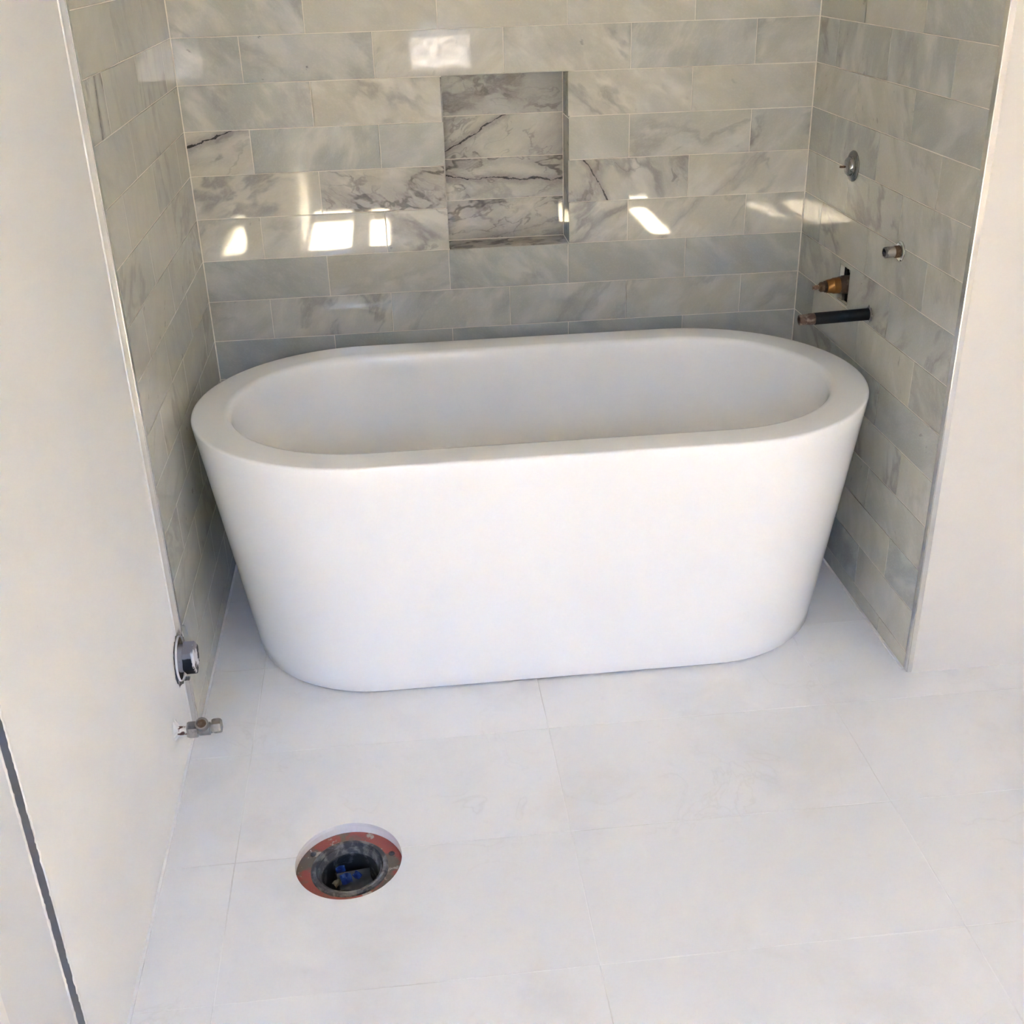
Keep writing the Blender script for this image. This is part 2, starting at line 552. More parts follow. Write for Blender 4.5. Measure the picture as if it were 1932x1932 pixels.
def tile_mesh(w, h, hole=None, depth=TD, material=None):
    """One tile: face at y = 0 looking to -y, eased edges. hole = (x0, x1, z0, z1) in tile coordinates."""
    key = (round(w, 4), round(h, 4), hole, depth, material.name)
    if key in TILE_CACHE:
        return TILE_CACHE[key]
    bm = bmesh.new()
    if hole is None:
        e = 0.0005
        A = [bm.verts.new((x, 0, z)) for x, z in ((-w / 2 + e, -h / 2 + e), (w / 2 - e, -h / 2 + e), (w / 2 - e, h / 2 - e), (-w / 2 + e, h / 2 - e))]
        B = [bm.verts.new((x, e, z)) for x, z in ((-w / 2, -h / 2), (w / 2, -h / 2), (w / 2, h / 2), (-w / 2, h / 2))]
        C_ = [bm.verts.new((x, depth, z)) for x, z in ((-w / 2, -h / 2), (w / 2, -h / 2), (w / 2, h / 2), (-w / 2, h / 2))]
        bm.faces.new(A)
        for P, Q in ((A, B), (B, C_)):
            for i in range(4):
                j = (i + 1) % 4
                bm.faces.new([P[j], P[i], Q[i], Q[j]])
    else:
        x0, x1, z0, z1 = hole
        xs = sorted({-w / 2, x0, x1, w / 2})
        zs = sorted({-h / 2, z0, z1, h / 2})
        V = {}
        for y in (0, 1):
            for i, x in enumerate(xs):
                for k, z in enumerate(zs):
                    V[y, i, k] = bm.verts.new((x, y * depth, z))
        for i in range(3):
            for k in range(3):
                if i == 1 and k == 1:
                    bm.faces.new([V[0, 1, 1], V[0, 1, 2], V[1, 1, 2], V[1, 1, 1]])
                    bm.faces.new([V[0, 2, 1], V[1, 2, 1], V[1, 2, 2], V[0, 2, 2]])
                    bm.faces.new([V[0, 1, 1], V[1, 1, 1], V[1, 2, 1], V[0, 2, 1]])
                    bm.faces.new([V[0, 1, 2], V[0, 2, 2], V[1, 2, 2], V[1, 1, 2]])
                    continue
                bm.faces.new([V[0, i, k], V[0, i + 1, k], V[0, i + 1, k + 1], V[0, i, k + 1]])
        for i in range(3):
            bm.faces.new([V[0, i, 0], V[1, i, 0], V[1, i + 1, 0], V[0, i + 1, 0]])
            bm.faces.new([V[0, i, 3], V[0, i + 1, 3], V[1, i + 1, 3], V[1, i, 3]])
            bm.faces.new([V[0, 0, i], V[0, 0, i + 1], V[1, 0, i + 1], V[1, 0, i]])
            bm.faces.new([V[0, 3, i], V[1, 3, i], V[1, 3, i + 1], V[0, 3, i + 1]])
    me = bpy.data.meshes.new('tile')
    bm.to_mesh(me)
    bm.free()
    me.materials.append(material)
    TILE_CACHE[key] = me
    return me

def place_tile(parent, me, frame, u, v, props=None, tilt=0.0022, material=None):
    """frame maps tile coordinates (x along, -y outwards, z up) into the room; u, v = tile centre."""
    o = bpy.data.objects.new('tile', me)
    COL.objects.link(o)
    if material is not None and not me.materials:
        me.materials.append(material)
    o.parent = parent
    rx, rz = random.gauss(0, tilt * 0.6), random.gauss(0, tilt * 0.5)
    rx = max(-0.006, min(0.006, rx))
    rz = max(-0.002, min(0.002, rz))
    if props and 'rx' in props:
        rx, rz = props['rx'], props.get('rz', 0.0)
    o.matrix_world = frame @ Matrix.Translation((u, 0, v)) @ Euler((rx, 0, rz)).to_matrix().to_4x4()
    o['seed'] = random.uniform(0, 40)
    if props:
        for k in ('tone', 'cloud', 'vein', 'dark', 'spot', 'ang', 'seed', 'streak', 'soff', 'light_lift'):
            if k in props:
                o[k] = float(props[k])
    return o

def rnd_props(dark=0.0, side=False):
    t_ = random.random()
    p = dict(tone=random.choice((0.05, 0.2, 0.45, 0.7, 0.9)) if not side else random.choice((0.3, 0.5, 0.65, 0.8, 1.0, 0.45)),
             cloud=random.uniform(0.15, 0.5) if side else random.uniform(0.3, 0.8),
             vein=random.choice((0, 0.15, 0.3, 0.6)), dark=0.0,
             spot=random.choice((0, 0, 0.4)), ang=random.choice((-0.8, 0.7, 0.4, -0.4, 1.3)))
    if side:
        p['ang'] += 1.2 if random.random() < .6 else 0
    return p

def P(tone, cloud=0.4, vein=0.15, dark=0.0, spot=0.0, deg=-35, **kw):
    d = dict(tone=tone, cloud=cloud, vein=vein, dark=dark, spot=spot, ang=math.radians(deg))
    d.update(kw)
    return d

F_BACK = Matrix.Identity(4)
F_LEFT = Matrix.Rotation(math.radians(90), 4, 'Z')                          # local x -> +y, faces +x
F_RIGHT = Matrix.Translation((AW, 0, 0)) @ Matrix.Rotation(math.radians(-90), 4, 'Z')   # local x -> -y, faces -x
F_FLOOR = Matrix.Rotation(math.radians(-90), 4, 'X')                        # local z -> +y, faces up
zr = lambda k: Z0 - k * RP

# ------------------------------------------------------------------ floor
DX, DY, DR = 0.3205, -1.318, 0.0955          # hole for the floor flange
FX0, FPX, FY0, FPY = 0.1171, 0.6105, -0.6808, 0.3094
FD = 0.008

def slab_with_hole(x0, x1, y0, y1, z, cx, cy, r, drop):
    """Top sheet with a round hole plus a short collar going down."""
    bm = bmesh.new()
    n = 64
    inner = [bm.verts.new((cx + r * math.cos(2 * math.pi * i / n), cy + r * math.sin(2 * math.pi * i / n), z)) for i in range(n)]
    low = [bm.verts.new((v.co.x, v.co.y, z - drop)) for v in inner]
    outer = []
    for i in range(n):
        a = 2 * math.pi * i / n
        s = 0.3 / max(abs(math.cos(a)), abs(math.sin(a)))
        outer.append(bm.verts.new((cx + s * math.cos(a), cy + s * math.sin(a), z)))
    for i in range(n):
        j = (i + 1) % n
        bm.faces.new([inner[i], outer[i], outer[j], inner[j]])
        bm.faces.new([inner[j], low[j], low[i], inner[i]])
    bm.faces.new(low)
    def quad(a, b_, c, d):
        bm.faces.new([bm.verts.new((x, y, z)) for x, y in ((a, c), (b_, c), (b_, d), (a, d))])
    q = 0.3
    quad(x0, cx - q, y0, y1)
    quad(cx + q, x1, y0, y1)
    quad(cx - q, cx + q, y0, cy - q)
    quad(cx - q, cx + q, cy + q, y1)
    return bm

floor_bm = slab_with_hole(PAINT - 0.05, ROOM_R + 0.05, ROOM_F - 0.1, 0.01, -0.0005, DX, DY, DR + 0.0018, 0.172)
floor = struct(obj('floor', floor_bm, M_FGROUT))
cols = [FX0 + i * FPX for i in range(-1, 6)]
rows = [FY0 + j * FPY for j in range(3, -15, -1)]
FG = 0.0008
for i in range(len(cols) - 1):
    for j in range(len(rows) - 1):
        xa, xb = max(cols[i] + FG, PAINT + 0.002), min(cols[i + 1] - FG, ROOM_R)
        yb, ya = min(rows[j] - FG, -0.001), max(rows[j + 1] + FG, ROOM_F)
        if yb - ya < 0.02 or xb - xa < 0.02:
            continue
        if ya > YE and xa > AW + 0.0:
            continue
        if yb > YE - 0.016 and ya < YE - 0.016 and xa > AW + 0.012:
            yb = YE - 0.017
        w, h = xb - xa, yb - ya
        cx, cy = (xa + xb) / 2, (ya + yb) / 2
        dx, dz = DX - cx, DY - cy
        if abs(dx) < w / 2 and abs(dz) < h / 2 + DR:
            me = prism_mesh('tile', rect_minus_circle(w, h, dx, dz, DR), FD)
            me.materials.append(M_FLOOR)
        else:
            me = tile_mesh(w, h, None, FD, M_FLOOR)
        place_tile(floor, me, F_FLOOR, cx, cy, None, tilt=0.0006)

# ------------------------------------------------------------------ walls and ceiling
T = 0.15
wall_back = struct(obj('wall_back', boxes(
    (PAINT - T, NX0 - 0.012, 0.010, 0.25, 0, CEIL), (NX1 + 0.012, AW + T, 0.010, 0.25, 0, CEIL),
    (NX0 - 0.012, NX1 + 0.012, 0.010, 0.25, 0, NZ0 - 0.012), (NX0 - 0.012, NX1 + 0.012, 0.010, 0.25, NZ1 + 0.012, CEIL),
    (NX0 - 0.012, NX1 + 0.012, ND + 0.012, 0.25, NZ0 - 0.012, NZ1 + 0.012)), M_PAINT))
GR = 0.0011      # grout sits this far behind the tile faces
obj('grout', boxes(
    (PAINT, NX0 - 0.0003, GR, 0.0105, 0, CEIL), (NX1 + 0.0003, AW + 0.011, GR, 0.0105, 0, CEIL),
    (NX0 - 0.0003, NX1 + 0.0003, GR, 0.0105, 0, NZ0 - 0.0003), (NX0 - 0.0003, NX1 + 0.0003, GR, 0.0105, NZ1 + 0.0003, CEIL),
    (NX0 - 0.012, NX1 + 0.012, ND + GR, ND + 0.012, NZ0 - 0.012, NZ1 + 0.012),
    (NX0 - 0.012, NX0 - GR, GR, ND + 0.012, NZ0 - 0.012, NZ1 + 0.012), (NX1 + GR, NX1 + 0.012, GR, ND + 0.012, NZ0 - 0.012, NZ1 + 0.012),
    (NX0 - 0.012, NX1 + 0.012, GR, ND + 0.012, NZ0 - 0.012, NZ0 - GR), (NX0 - 0.012, NX1 + 0.012, GR, ND + 0.012, NZ1 + GR, NZ1 + 0.012)),
    M_GROUT, wall_back)

CH0, CH1 = -1.7655, -1.7915          # metal channel let into the left wall
GY = -1.957                        # joint against the door lining
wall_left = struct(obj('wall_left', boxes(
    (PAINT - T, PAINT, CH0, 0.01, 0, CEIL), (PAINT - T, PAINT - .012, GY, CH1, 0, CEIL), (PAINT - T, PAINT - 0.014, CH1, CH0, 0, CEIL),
    (PAINT - T, PAINT, ROOM_F, GY - 0.075, 0, CEIL), (PAINT - T, PAINT - 0.02, GY - 0.075, GY, 0, CEIL)), M_LEFTWALL))

obj('wall_strip', boxes((PAINT - .013, PAINT, GY, CH1, 0, CEIL)), M_STRIP, wall_left)  # left wall past the channel, in a greyer, slightly bluer white
RF = YE - 0.016                    # painted face of the pier right of the alcove
HOLE = (-0.349, -0.286, 0.6715, 0.7575)     # y0, y1, z0, z1 of the valve cut-out
hx = AW + 0.011
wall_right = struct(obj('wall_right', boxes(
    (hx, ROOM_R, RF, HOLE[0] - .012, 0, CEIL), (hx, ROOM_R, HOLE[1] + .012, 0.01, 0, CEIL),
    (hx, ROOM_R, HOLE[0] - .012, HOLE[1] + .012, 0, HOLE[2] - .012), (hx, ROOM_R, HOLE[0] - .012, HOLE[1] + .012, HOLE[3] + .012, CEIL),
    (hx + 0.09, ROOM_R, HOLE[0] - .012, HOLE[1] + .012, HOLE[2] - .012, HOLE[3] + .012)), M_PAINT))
obj('cavity', boxes((hx + 0.0885, hx + 0.0895, HOLE[0] - .012, HOLE[1] + .012, HOLE[2] - .012, HOLE[3] + .012),
                    (hx, hx + 0.0895, HOLE[1] + .0105, HOLE[1] + .0115, HOLE[2] - .012, HOLE[3] + .012),
                    (hx, hx + 0.0895, HOLE[0] - .0115, HOLE[0] - .0105, HOLE[2] - .012, HOLE[3] + .012),
                    (hx, hx + 0.0895, HOLE[0] - .012, HOLE[1] + .012, HOLE[3] + .0105, HOLE[3] + .0115),
                    (hx, hx + 0.0895, HOLE[0] - .012, HOLE[1] + .012, HOLE[2] - .0115, HOLE[2] - .0105)), M_DARK, wall_right)
obj('grout', boxes(
    (AW + GR, hx + .0005, YE, HOLE[0], 0, CEIL), (AW + GR, hx + .0005, HOLE[1], GR, 0, CEIL),
    (AW + GR, hx + .0005, HOLE[0], HOLE[1], 0, HOLE[2]), (AW + GR, hx + .0005, HOLE[0], HOLE[1], HOLE[3], CEIL)), M_GROUT, wall_right)

WPY, WPZ, WPR = -0.905, 0.190, 0.052          # waste outlet at the front edge of the left tiles
gl = bmesh.new()
box(gl, PAINT - .0005, -GR, YE, GR, 0, WPZ - 0.071)
box(gl, PAINT - .0005, -GR, YE, GR, WPZ + 0.071, CEIL)
box(gl, PAINT - .0005, -GR, WPY + 0.072, GR, WPZ - 0.071, WPZ + 0.071)
obj('grout', gl, M_GROUT, wall_left)

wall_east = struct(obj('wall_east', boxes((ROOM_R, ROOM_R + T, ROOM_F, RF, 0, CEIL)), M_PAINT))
ceiling = struct(obj('ceiling', boxes((PAINT - T, ROOM_R + T, ROOM_F - T, 0.25, CEIL, CEIL + 0.1)), M_CEIL))

# front wall (behind the camera) with its windows
ops = sorted([w_ for w_ in WIN] + [FWIN])
fw = []
x = PAINT - T
x = -0.30
fw.append((-0.35, ops[0][0], ROOM_F - T, ROOM_F, 0, CEIL))
for i, (a, b_, s, h) in enumerate(ops):
    fw.append((a, b_, ROOM_F - T, ROOM_F, 0, s))
    fw.append((a, b_, ROOM_F - T, ROOM_F, h, CEIL))
    nx = ops[i + 1][0] if i + 1 < len(ops) else ROOM_R + T
    fw.append((b_, nx, ROOM_F - T, ROOM_F, 0, CEIL))
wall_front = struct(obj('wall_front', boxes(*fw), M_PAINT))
for i, (a, b_, s, h) in enumerate(ops):
    t_ = 0.025
    f = struct(obj('window_%d' % (i + 1), boxes(
        (a, b_, ROOM_F - 0.09, ROOM_F - 0.04, s, s + t_), (a, b_, ROOM_F - 0.09, ROOM_F - 0.04, h - t_, h),
        (a, a + t_, ROOM_F - 0.09, ROOM_F - 0.04, s + t_, h - t_), (b_ - t_, b_, ROOM_F - 0.09, ROOM_F - 0.04, s + t_, h - t_)), M_FRAME))
    obj('pane', boxes((a + t_, b_ - t_, ROOM_F - 0.068, ROOM_F - 0.064, s + t_, h - t_)), M_FROST if (a, b_, s, h) == FWIN else M_GLASS, f)

terrace = struct(obj('terrace', boxes((-9, 11, ROOM_F - 12, ROOM_F - T, -0.35, -0.12)), M_PAVE))

# unseen wall added across the yard to block sky near the horizon
blocker = struct(obj('horizon_blocker', boxes((-9, 11, ROOM_F - 12.4, ROOM_F - 12, -0.35, 5.2)), M_BLOCKER))

# ------------------------------------------------------------------ back wall tiles, looks copied tile by tile
BACK = {
    -1: [P(.62, .55, .45, deg=-50), P(.25, .3, .1), P(.15, .3, .12), P(.2, .35, .1), P(.35, .25, .1)],
    0: [P(.85, .35, .2, spot=.8, deg=-40), P(.72, .3, .35, spot=1, deg=-30), P(.2, .6, .2, spot=.2, deg=50), P(.25, .8, .6, spot=.5, deg=-45), P(.6, .5, .3, deg=60), P(.35, .6, .5, deg=40)],
    1: [P(.75, .7, .35, deg=-55), P(.12, .8, .55, deg=-38), P(.2, .85, .55, spot=.3, deg=-42), P(.25, .35, .15, spot=.2)],
    2: [P(.08, .5, .3, dark=.3, deg=16, streak=1, soff=.036), P(.85, .55, .25, spot=.2, deg=70), P(.75, .3, .15, deg=20), P(.45, .3, .1), P(.4, .55, .4, spot=.2, deg=20), P(.55, .5, .9, deg=45)],
    3: [P(.05, .35, .75, deg=20), P(.08, .75, .5, dark=.6, deg=-20), P(.2, .5, .7, dark=.35, deg=-61, streak=1, soff=-.071), P(.15, .6, .5, deg=42, streak=.5, soff=.02)],
    4: [P(.1, .45, .45, spot=.5, deg=35), P(.15, .4, .3, deg=25), P(.3, .7, .9, dark=.5, deg=-20), P(.2, .7, .8, dark=.1, deg=40), P(.15, .6, .3, deg=45, streak=.5, soff=.01), P(.12, .5, .35, deg=60)],
    5: [P(.85, .25, .15), P(.35, .35, .2, deg=15), P(.75, .5, .5, deg=-45), P(.65, .3, .15), P(.75, .3, .15)],
    6: [P(.5, .4, .35, spot=.2, deg=30), P(.25, .45, .6, deg=60), P(.55, .4, .4, deg=50), P(.65, .35, .35, deg=50), P(.3, .4, .35, deg=50), P(.4, .35, .3, deg=30)],
    7: [P(1, .05, .1), P(1, .05, .1), P(1, .05, .1), P(1, .05, .1), P(.7, .2, .2)],
}
LIP = {4: -0.0020, 3: 0.0052}     # rows set slightly out of plane, so their reflections step at the joint
kmax = int(Z0 / RP) + 1
kmin = -int((CEIL - Z0) / RP) - 1
for k in range(kmin, kmax):
    zt, zb = min(zr(k) - GAP, CEIL), max(zr(k + 1) + GAP, 0.003)
    if zt - zb < 0.01:
        continue
    js = [0.0] + [n * TP for n in ((1, 2, 3, 4) if k % 2 else (.5, 1.5, 2.5, 3.5, 4.5))] + [AW]
    spans = []
    for a, b_ in zip(js, js[1:]):
        if zb > NZ0 - .02 and zt < NZ1 + .02:
            if b_ <= NX0 + .01 or a >= NX1 - .01:
                spans.append((a, b_))
            else:
                if a < NX0 - .01:
                    spans.append((a, NX0 + GAP))
                if b_ > NX1 + .01:
                    spans.append((NX1 - GAP, b_))
        else:
            spans.append((a, b_))
    tab = BACK.get(k)
    for i, (a, b_) in enumerate(spans):
        a2, b2 = a + (0.0012 if a == 0 else GAP), b_ - (0.0012 if b_ == AW else GAP)
        pr = dict(tab[i]) if tab and i < len(tab) else rnd_props()
        if k in LIP:
            pr['rx'] = LIP[k] + random.gauss(0, 0.0004)
            pr['rz'] = random.gauss(0, 0.0005)
        place_tile(wall_back, tile_mesh(b2 - a2, zt - zb, None, TD, M_TILE), F_BACK, (a2 + b2) / 2, (zt + zb) / 2, pr)

# niche: four veined tiles at the back, a sill, a head and two reveals
F_NB = Matrix.Translation((0, ND, 0))
nrows = [NZ1, 1.0795, 0.9755, 0.8720, NZ0]
NP = [P(.6, .3, 1.0, dark=.35, deg=5, seed=3.3), P(.25, .5, .6, dark=.55, deg=28, seed=8.4, streak=1, soff=.042), P(.35, .55, .6, dark=.7, deg=-3, seed=12.6, streak=1, soff=.0), P(.0, .6, .7, dark=.6, deg=11, seed=21.2, streak=.55, soff=-.040)]
for i in range(4):
    zt, zb = nrows[i] - (GAP if i else 0.002), nrows[i + 1] + (GAP if i < 3 else 0.002)
    place_tile(wall_back, tile_mesh(NX1 - NX0 - .004, zt - zb, None, TD, M_TILE), F_NB, (NX0 + NX1) / 2, (zt + zb) / 2, NP[i], tilt=.001)
F_NF = Matrix.Translation((0, 0, NZ0)) @ F_FLOOR
place_tile(wall_back, tile_mesh(NX1 - NX0 - .002, ND - .002, None, TD, M_TILE), F_NF, (NX0 + NX1) / 2, ND / 2, P(.35, .3, 1, dark=.8, deg=8), tilt=.0)
F_NT = Matrix.Translation((0, 0, NZ1)) @ Matrix.Rotation(math.radians(90), 4, 'X')
place_tile(wall_back, tile_mesh(NX1 - NX0 - .002, ND - .002, None, TD, M_TILE), F_NT, (NX0 + NX1) / 2, -ND / 2, P(.4, .3, .5), tilt=.0)
for fr, x_, s in ((F_LEFT, NX0, 1), (Matrix.Rotation(math.radians(-90), 4, 'Z'), NX1, -1)):
    F_ = Matrix.Translation((x_, 0, 0)) @ fr
    for (zt, zb) in ((NZ1 - .002, 1.076), (1.074, NZ0 + .002)):
        place_tile(wall_back, tile_mesh(ND - .002, zt - zb, None, TD, M_TILE), F_, s * ND / 2, (zt + zb) / 2, P(.45, .3, .6, dark=.6, deg=-75), tilt=.0)

# ------------------------------------------------------------------ side wall tiles
RIGHT = {
    -1: [.4, .15, .75], 0: [.75, .65, .85, .35], 1: [.3, .3, .65], 2: [.75, .9, .25, .35], 3: [.6, .55, .3],
    4: [.7, .25, .6, .35], 5: [.65, .75, .7], 6: [.95, .2, .3, .65], 7: [.6, .85, .8], 8: [.9, .7, .3], 9: [.85, .55, .5],
}
for k in range(kmin, kmax):
    zt, zb = min(zr(k) - GAP, CEIL), max(zr(k + 1) + GAP, 0.004)
    if zt - zb < 0.01:
        continue
    js_r = [0.0] + ([.279, .582] if k % 2 else [.1285, .430, .7345]) + [-YE]
    js_l = [0.0] + ([.29, .592] if k % 2 else [.130, .4395, .746]) + [-YE]
    for wall, fr, js, sgn in ((wall_right, F_RIGHT, js_r, 1), (wall_left, F_LEFT, js_l, -1)):
        tab = RIGHT.get(k) if sgn > 0 else None
        for i, (a, b_) in enumerate(zip(js, js[1:])):
            a2, b2 = a + (0.0012 if a == 0 else GAP), b_ - GAP * (1 if i < len(js) - 2 else 0)
            w, h, u, v = b2 - a2, zt - zb, sgn * (a2 + b2) / 2, (zt + zb) / 2
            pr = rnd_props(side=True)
            if tab and i < len(tab):
                pr['tone'] = tab[i]
            if sgn < 0 and k == 0 and i == len(js) - 2:
                pr.update(dark=.45, tone=.4, ang=1.42, seed=5.1, streak=1.0, soff=-.008)
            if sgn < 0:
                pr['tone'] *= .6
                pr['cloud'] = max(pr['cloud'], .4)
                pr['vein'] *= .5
                pr['light_lift'] = .55  # left tiles painted brighter for light reflected from the right side
            hole = None
            if sgn > 0 and k == 5 and a < -HOLE[1] < b_:
                hole = (-HOLE[1] - u, -HOLE[0] - u, HOLE[2] - v, HOLE[3] - v)
            if sgn < 0 and abs(v - WPZ) < h / 2 + 0.062 and b2 > -YE - .01:
                me = prism_mesh('tile', rect_minus_circle(w, h, WPY - u, WPZ - v, 0.067), 0.0105)
                me.materials.append(M_TILE)
            else:
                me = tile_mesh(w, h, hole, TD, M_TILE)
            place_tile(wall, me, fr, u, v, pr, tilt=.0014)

# caulk beads in the inner corners and along the floor
obj('caulk', boxes((-0.0005, 0.0022, -0.0022, 0.0005, 0, CEIL), (AW - 0.0022, AW + 0.0005, -0.0022, 0.0005, 0, CEIL)), M_GROUT, wall_back)
obj('caulk', boxes((AW - 0.005, AW + 0.0005, YE, 0, -0.0005, 0.003)), M_CAULK, wall_right)
obj('caulk', boxes((-0.0005, 0.005, YE, 0, -0.0005, 0.003), (PAINT - .0005, PAINT + 0.005, CH0, YE - .02, -0.0005, 0.004)), M_CAULK, wall_left)


# ------------------------------------------------------------------ metal edge trims
def trim_piece(z0, z1, right):
    if right:
        return [(AW - 0.0008, hx + 0.001, YE - 0.0165, YE - 0.0005, z0, z1)]
    return [(PAINT - 0.001, 0.0008, YE - 0.0165, YE - 0.0005, z0, z1)]

tr = trim_piece(0.0, WPZ - 0.056, False) + trim_piece(WPZ + 0.056, CEIL, False)
bm = boxes(*tr)
bmesh.ops.bevel(bm, geom=[e for e in bm.edges if abs(e.verts[0].co.z - e.verts[1].co.z) > 0.05], offset=0.0015, segments=2, affect='EDGES')
trim_l = struct(obj('trim_1', bm, M_ALU, None, True))
bm = boxes((AW - 0.0008, hx + 0.001, YE - 0.0185, YE - 0.0005, 0.004, CEIL))
bmesh.ops.bevel(bm, geom=[e for e in bm.edges if abs(e.verts[0].co.z - e.verts[1].co.z) > 0.05], offset=0.0015, segments=2, affect='EDGES')
trim_r = struct(obj('trim_2', bm, M_ALU, None, True))
obj('caulk', boxes((PAINT - .0005, PAINT + 0.0022, YE - 0.021, YE - 0.0165, 0.0, WPZ - .056), (PAINT - .0005, PAINT + 0.0022, YE - 0.021, YE - 0.0165, WPZ + .056, CEIL)), M_CAULK, trim_l)

# metal channel in the left wall with ragged plaster lips
ch = struct(obj('trim_3', boxes((PAINT - 0.0145, PAINT - 0.0010, CH1 + .0002, CH0 - .0002, 0.0, CEIL)), M_CHAN))

def ragged(y, side):
    bm = bmesh.new()
    n = 260
    prev = None
    for i in range(n + 1):
        z = 0.002 + (1.35 - 0.002) * i / n
        j = max(0.0, random.gauss(0.0008, 0.0011)) if random.random() < .55 else 0.0003
        o_ = 0.005 + random.uniform(0, .003)
        ring = [bm.verts.new(v) for v in ((PAINT - .001, y - side * j, z), (PAINT + .0007, y - side * j * .8, z), (PAINT + .0012, y + side * .002, z), (PAINT - .0005, y + side * o_, z))]
        if prev:
            for a in range(3):
                bm.faces.new([prev[a], prev[a + 1], ring[a + 1], ring[a]])
        prev = ring
    return bm
obj('plaster_lip', ragged(CH0, 1), M_PLASTER, ch)
obj('plaster_lip', ragged(CH1, -1), M_PLASTER, ch)

# door lining that ends the left wall
bm = boxes((PAINT - 0.0195, PAINT + 0.004, GY - 0.073, GY - 0.003, 0, CEIL))
bmesh.ops.bevel(bm, geom=[e for e in bm.edges if abs(e.verts[0].co.z - e.verts[1].co.z) > 0.05], offset=0.002, segments=2, affect='EDGES')
trim_4 = struct(obj('trim_4', bm, M_FRAME))

# ------------------------------------------------------------------ bathtub
TX, TY = 0.7625, -0.527

def stadium(a, b_, z, round_=1.0, cx=TX, cy=TY, na=40, ns=14):
    """Ring of a stadium outline: half length a, half width b_."""
    pts = []
    s = a - b_
    for i in range(na + 1):
        t_ = -math.pi / 2 + math.pi * i / na
        pts.append((s + b_ * math.cos(t_), b_ * math.sin(t_)))
    for i in range(1, ns):
        pts.append((s - 2 * s * i / ns, b_))
    for i in range(na + 1):
        t_ = math.pi / 2 + math.pi * i / na
        pts.append((-s + b_ * math.cos(t_), b_ * math.sin(t_)))
    for i in range(1, ns):
        pts.append((-s + 2 * s * i / ns, -b_))
    return [Vector((cx + x_, cy + y_, z)) for x_, y_ in pts]

TH = 0.580
A0, B0, A1, B1 = 0.664, 0.291, 0.7440, 0.3735
prof = [(A0 - .012, B0 - .012, .003), (A0 - .004, B0 - .004, .0045), (A0, B0, .009)]
for i in range(1, 15):
    f = i / 15
    z = .009 + (TH - .006 - .009) * f
    prof.append((A0 + (A1 - A0) * f, B0 + (B1 - B0) * f, z))
prof += [(A1, B1, TH - .006), (A1 - .0008, B1 - .0008, TH - .003), (A1 - .003, B1 - .003, TH - .0007), (A1 - .007, B1 - .007, TH)]
RW = 0.080
prof += [(A1 - RW + .012, B1 - RW + .012, TH), (A1 - RW + .004, B1 - RW + .004, TH - .0012), (A1 - RW - .001, B1 - RW - .001, TH - .006), (A1 - RW - .005, B1 - RW - .004, TH - .016)]
for i in range(1, 13):
    f = i / 12
    ang = f * math.pi / 2
    ins_a = .005 + .185 * (1 - math.cos(ang)) * .55 + .185 * f * .45
    ins_b = .004 + .085 * (1 - math.cos(ang)) * .6 + .085 * f * .4
    z = TH - .016 - .43 * (math.sin(ang) * .45 + f * .55)
    prof.append((A1 - RW - ins_a, B1 - RW - ins_b, z))
a_, b2_, z_ = prof[-1]
prof += [(a_ - .05, b2_ - .05, z_ - .012), (a_ - .12, b2_ - .11, z_ - .016)]
bm = bmesh.new()
prev = None
for a_, b2_, z_ in prof:
    ring = [bm.verts.new(v) for v in stadium(a_, b2_, z_)]
    if prev:
        n = len(ring)
        for i in range(n):
            bm.faces.new([prev[i], prev[(i + 1) % n], ring[(i + 1) % n], ring[i]])
    else:
        first = ring
    prev = ring
bm.faces.new(prev)
bm.faces.new(first[::-1])
tub = obj('bathtub', bm, M_TUB, None, True)
tag(tub, 'white oval freestanding bathtub filling the tiled alcove', 'bathtub')
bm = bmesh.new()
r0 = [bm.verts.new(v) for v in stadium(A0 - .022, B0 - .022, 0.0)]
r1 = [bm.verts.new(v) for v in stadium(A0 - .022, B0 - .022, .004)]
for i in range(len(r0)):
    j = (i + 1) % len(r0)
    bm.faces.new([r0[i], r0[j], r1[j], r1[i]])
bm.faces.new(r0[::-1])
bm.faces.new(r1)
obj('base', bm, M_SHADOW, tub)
# drain and overflow of the tub
dz = prof[-1][2]
obj('drain', lathe([(0, .0), (.003, .012), (.004, .028), (.002, .034), (-.004, .034)], (0, 0, 1), 32, origin=(TX, TY, dz + .0005)), M_CHROME, tub, True)

# ------------------------------------------------------------------ fittings on the right wall
def at(y, z, x=AW):
    return (x, y, z)

AX = (-1, 0, 0)
# round chrome diverter cover
e = thing('diverter_trim', at(-0.303, 0.9875), 'round dark chrome escutcheon with hub on the right tiled wall, highest of the fittings', 'escutcheon')
obj('plate', lathe([(.0005, .0345), (.0025, .0345), (.0050, .0325), (.0070, .028), (.0060, .0225), (.0050, .0200)], AX, 48), M_DCHROME, e, True)
obj('hub', lathe([(.009, .0215), (.0135, .0205), (.0165, .0180), (.0185, .012), (.019, 0)], AX, 36), M_DCHROME, e, True)
obj('pin', lathe([(.0, .0030), (.012, .0028), (.014, .0018), (.0142, 0)], (-1, 0.55, -0.1), 14, origin=(-.014, .012, -.003)), M_OLDBRASS, e, True)

